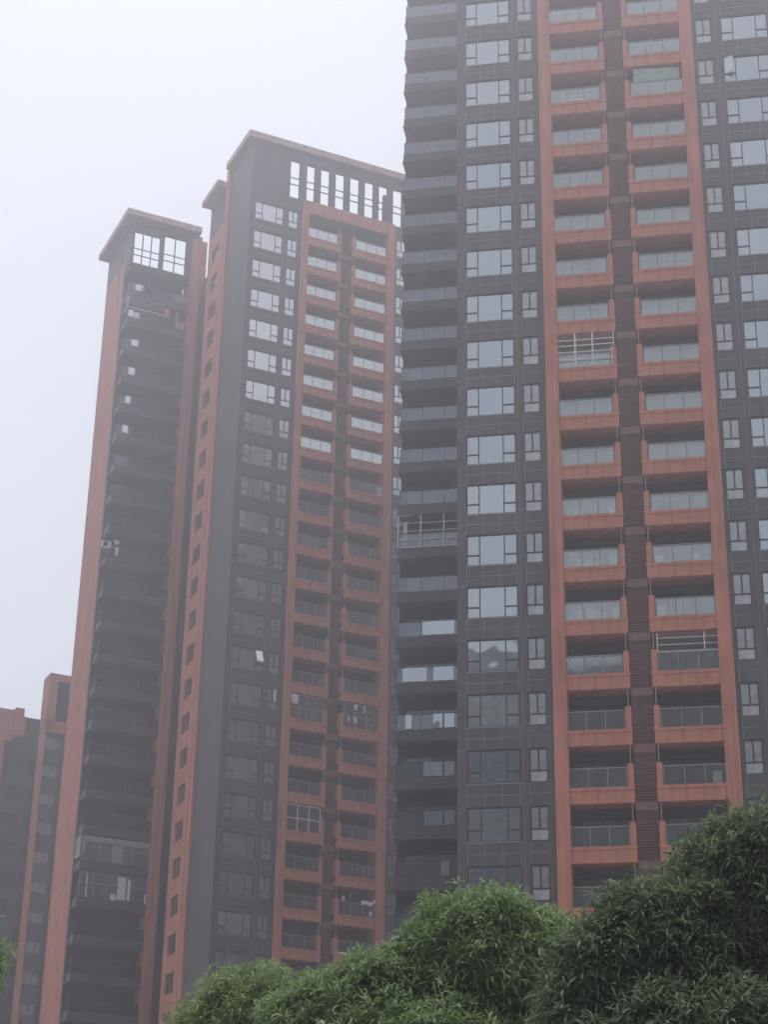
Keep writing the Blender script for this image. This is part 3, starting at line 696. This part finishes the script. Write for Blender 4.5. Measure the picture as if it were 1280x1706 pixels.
def tree(label, base, lumps, nclus, leaf, seed, m):
    rng = np.random.default_rng(seed); rd = random.Random(seed)
    t = empty('tree', (base[0], base[1], 0)); tag(t, label, 'tree', 'leafy trees in front of the towers')
    B = Vector((base[0], base[1], 0))
    lumps = [(tuple(Vector(c)-B), r) for c, r in lumps]
    top = max(c[2]+r[2] for c, r in lumps); zc = min(c[2] for c, r in lumps)-.5
    m_ = MB(); p = Vector((0, 0, 0)); r0 = .13; H = max(1.5, zc-.3); n = 6
    pts = [Vector((.08*math.sin(i*1.3), .06*math.cos(i), H*i/n)) for i in range(n+1)]
    for i in range(n): m_.bar(pts[i], pts[i+1]+Vector((0, 0, .02)), r0*(1-.07*i), n=10)
    m_.build('trunk', [BARK], t)
    b_ = MB(); s0 = pts[-1]
    for c, r in lumps:
        c = Vector(c); mid = s0.lerp(c, .5)+Vector((rd.uniform(-.15, .15), rd.uniform(-.15, .15), .1))
        b_.bar(s0, mid, .06); b_.bar(mid, c, .045)
        for _ in range(26):
            d = Vector((rd.gauss(0, 1), rd.gauss(0, 1), abs(rd.gauss(.2, .8)))).normalized()
            q = c + Vector((d.x*r[0], d.y*r[1], d.z*r[2]))*.92; h = c.lerp(q, .5)+Vector((0, 0, .08))
            b_.bar(c.lerp(mid, rd.random()*.6), h, .018, n=5); b_.bar(h, q, .009, n=4)
    b_.build('limb', [BARK], t)
    o = bpy.data.objects.new('crown', leaves_mesh('crown', lumps, nclus, leaf, rng, m)); C.objects.link(o); o.parent = t
    return t
LEAF1 = leaf_mat('bright_leaf', (.135, .215, .085), (.215, .31, .125), (.37, .45, .26))
LEAF2 = leaf_mat('mid_leaf', (.14, .22, .085), (.23, .325, .125), (.40, .46, .25))
LEAF3 = leaf_mat('dark_leaf', (.072, .115, .060), (.115, .17, .085), (.25, .30, .18))
def lump(px, py, Y, rx, ry, rz): return (tuple(at(px, py, Y)), (rx, ry, rz))
tree('small rounded tree at the lower left, its low crown in front of the middle tower', at(420, 1900, 25)[:2],
     [lump(425, 1740, 25, 1.0, 1.0, 1.0), lump(340, 1800, 25.3, .85, .8, .85), lump(515, 1790, 24.7, .8, .8, .8)], 5600, .15, 3, LEAF2)
tree('bright green rounded tree in the lower middle, between the two other crowns', at(760, 2100, 22)[:2],
     [lump(815, 1655, 22, 1.15, 1.1, 1.18), lump(640, 1720, 21.8, .85, .9, .92), lump(930, 1660, 22.3, .65, .8, .95), lump(720, 1800, 21.3, 1.4, 1.1, .9), lump(545, 1770, 22.2, .9, .8, .98)], 13000, .165, 5, LEAF1)
tree('tall dark green tree filling the lower right corner', at(1200, 2200, 18.5)[:2],
     [lump(1130, 1650, 18.5, 1.05, 1.0, 1.1), lump(1290, 1540, 18.8, 1.15, 1.1, 1.18), lump(1020, 1690, 18.3, .68, .8, .95), lump(1190, 1800, 17.8, 1.4, 1.1, .9), lump(1400, 1600, 19, 1.2, 1.1, 1.3)], 14500, .17, 8, LEAF3)
tree('blurred green tree of which only a few leaves show at the left edge', at(-170, 1700, 15)[:2],
     [lump(-133, 1590, 15, .60, .7, .62)], 1500, .14, 11, LEAF1)

# ---------------------------------------------------------------- haze
hz = MB(); hz.box(-440, 440, -440, 440, -1.2, 112)
hm = bpy.data.materials.new('haze'); hm.use_nodes = True; hn = hm.node_tree; hn.nodes.clear()
ho = hn.nodes.new('ShaderNodeOutputMaterial'); hv = hn.nodes.new('ShaderNodeVolumePrincipled')
hv.inputs['Color'].default_value = (.90, .895, .99, 1); hv.inputs['Density'].default_value = .0029; hv.inputs['Anisotropy'].default_value = .72
hn.links.new(hv.outputs[0], ho.inputs['Volume'])
h = hz.build('haze', [hm]); h['kind'] = 'stuff'
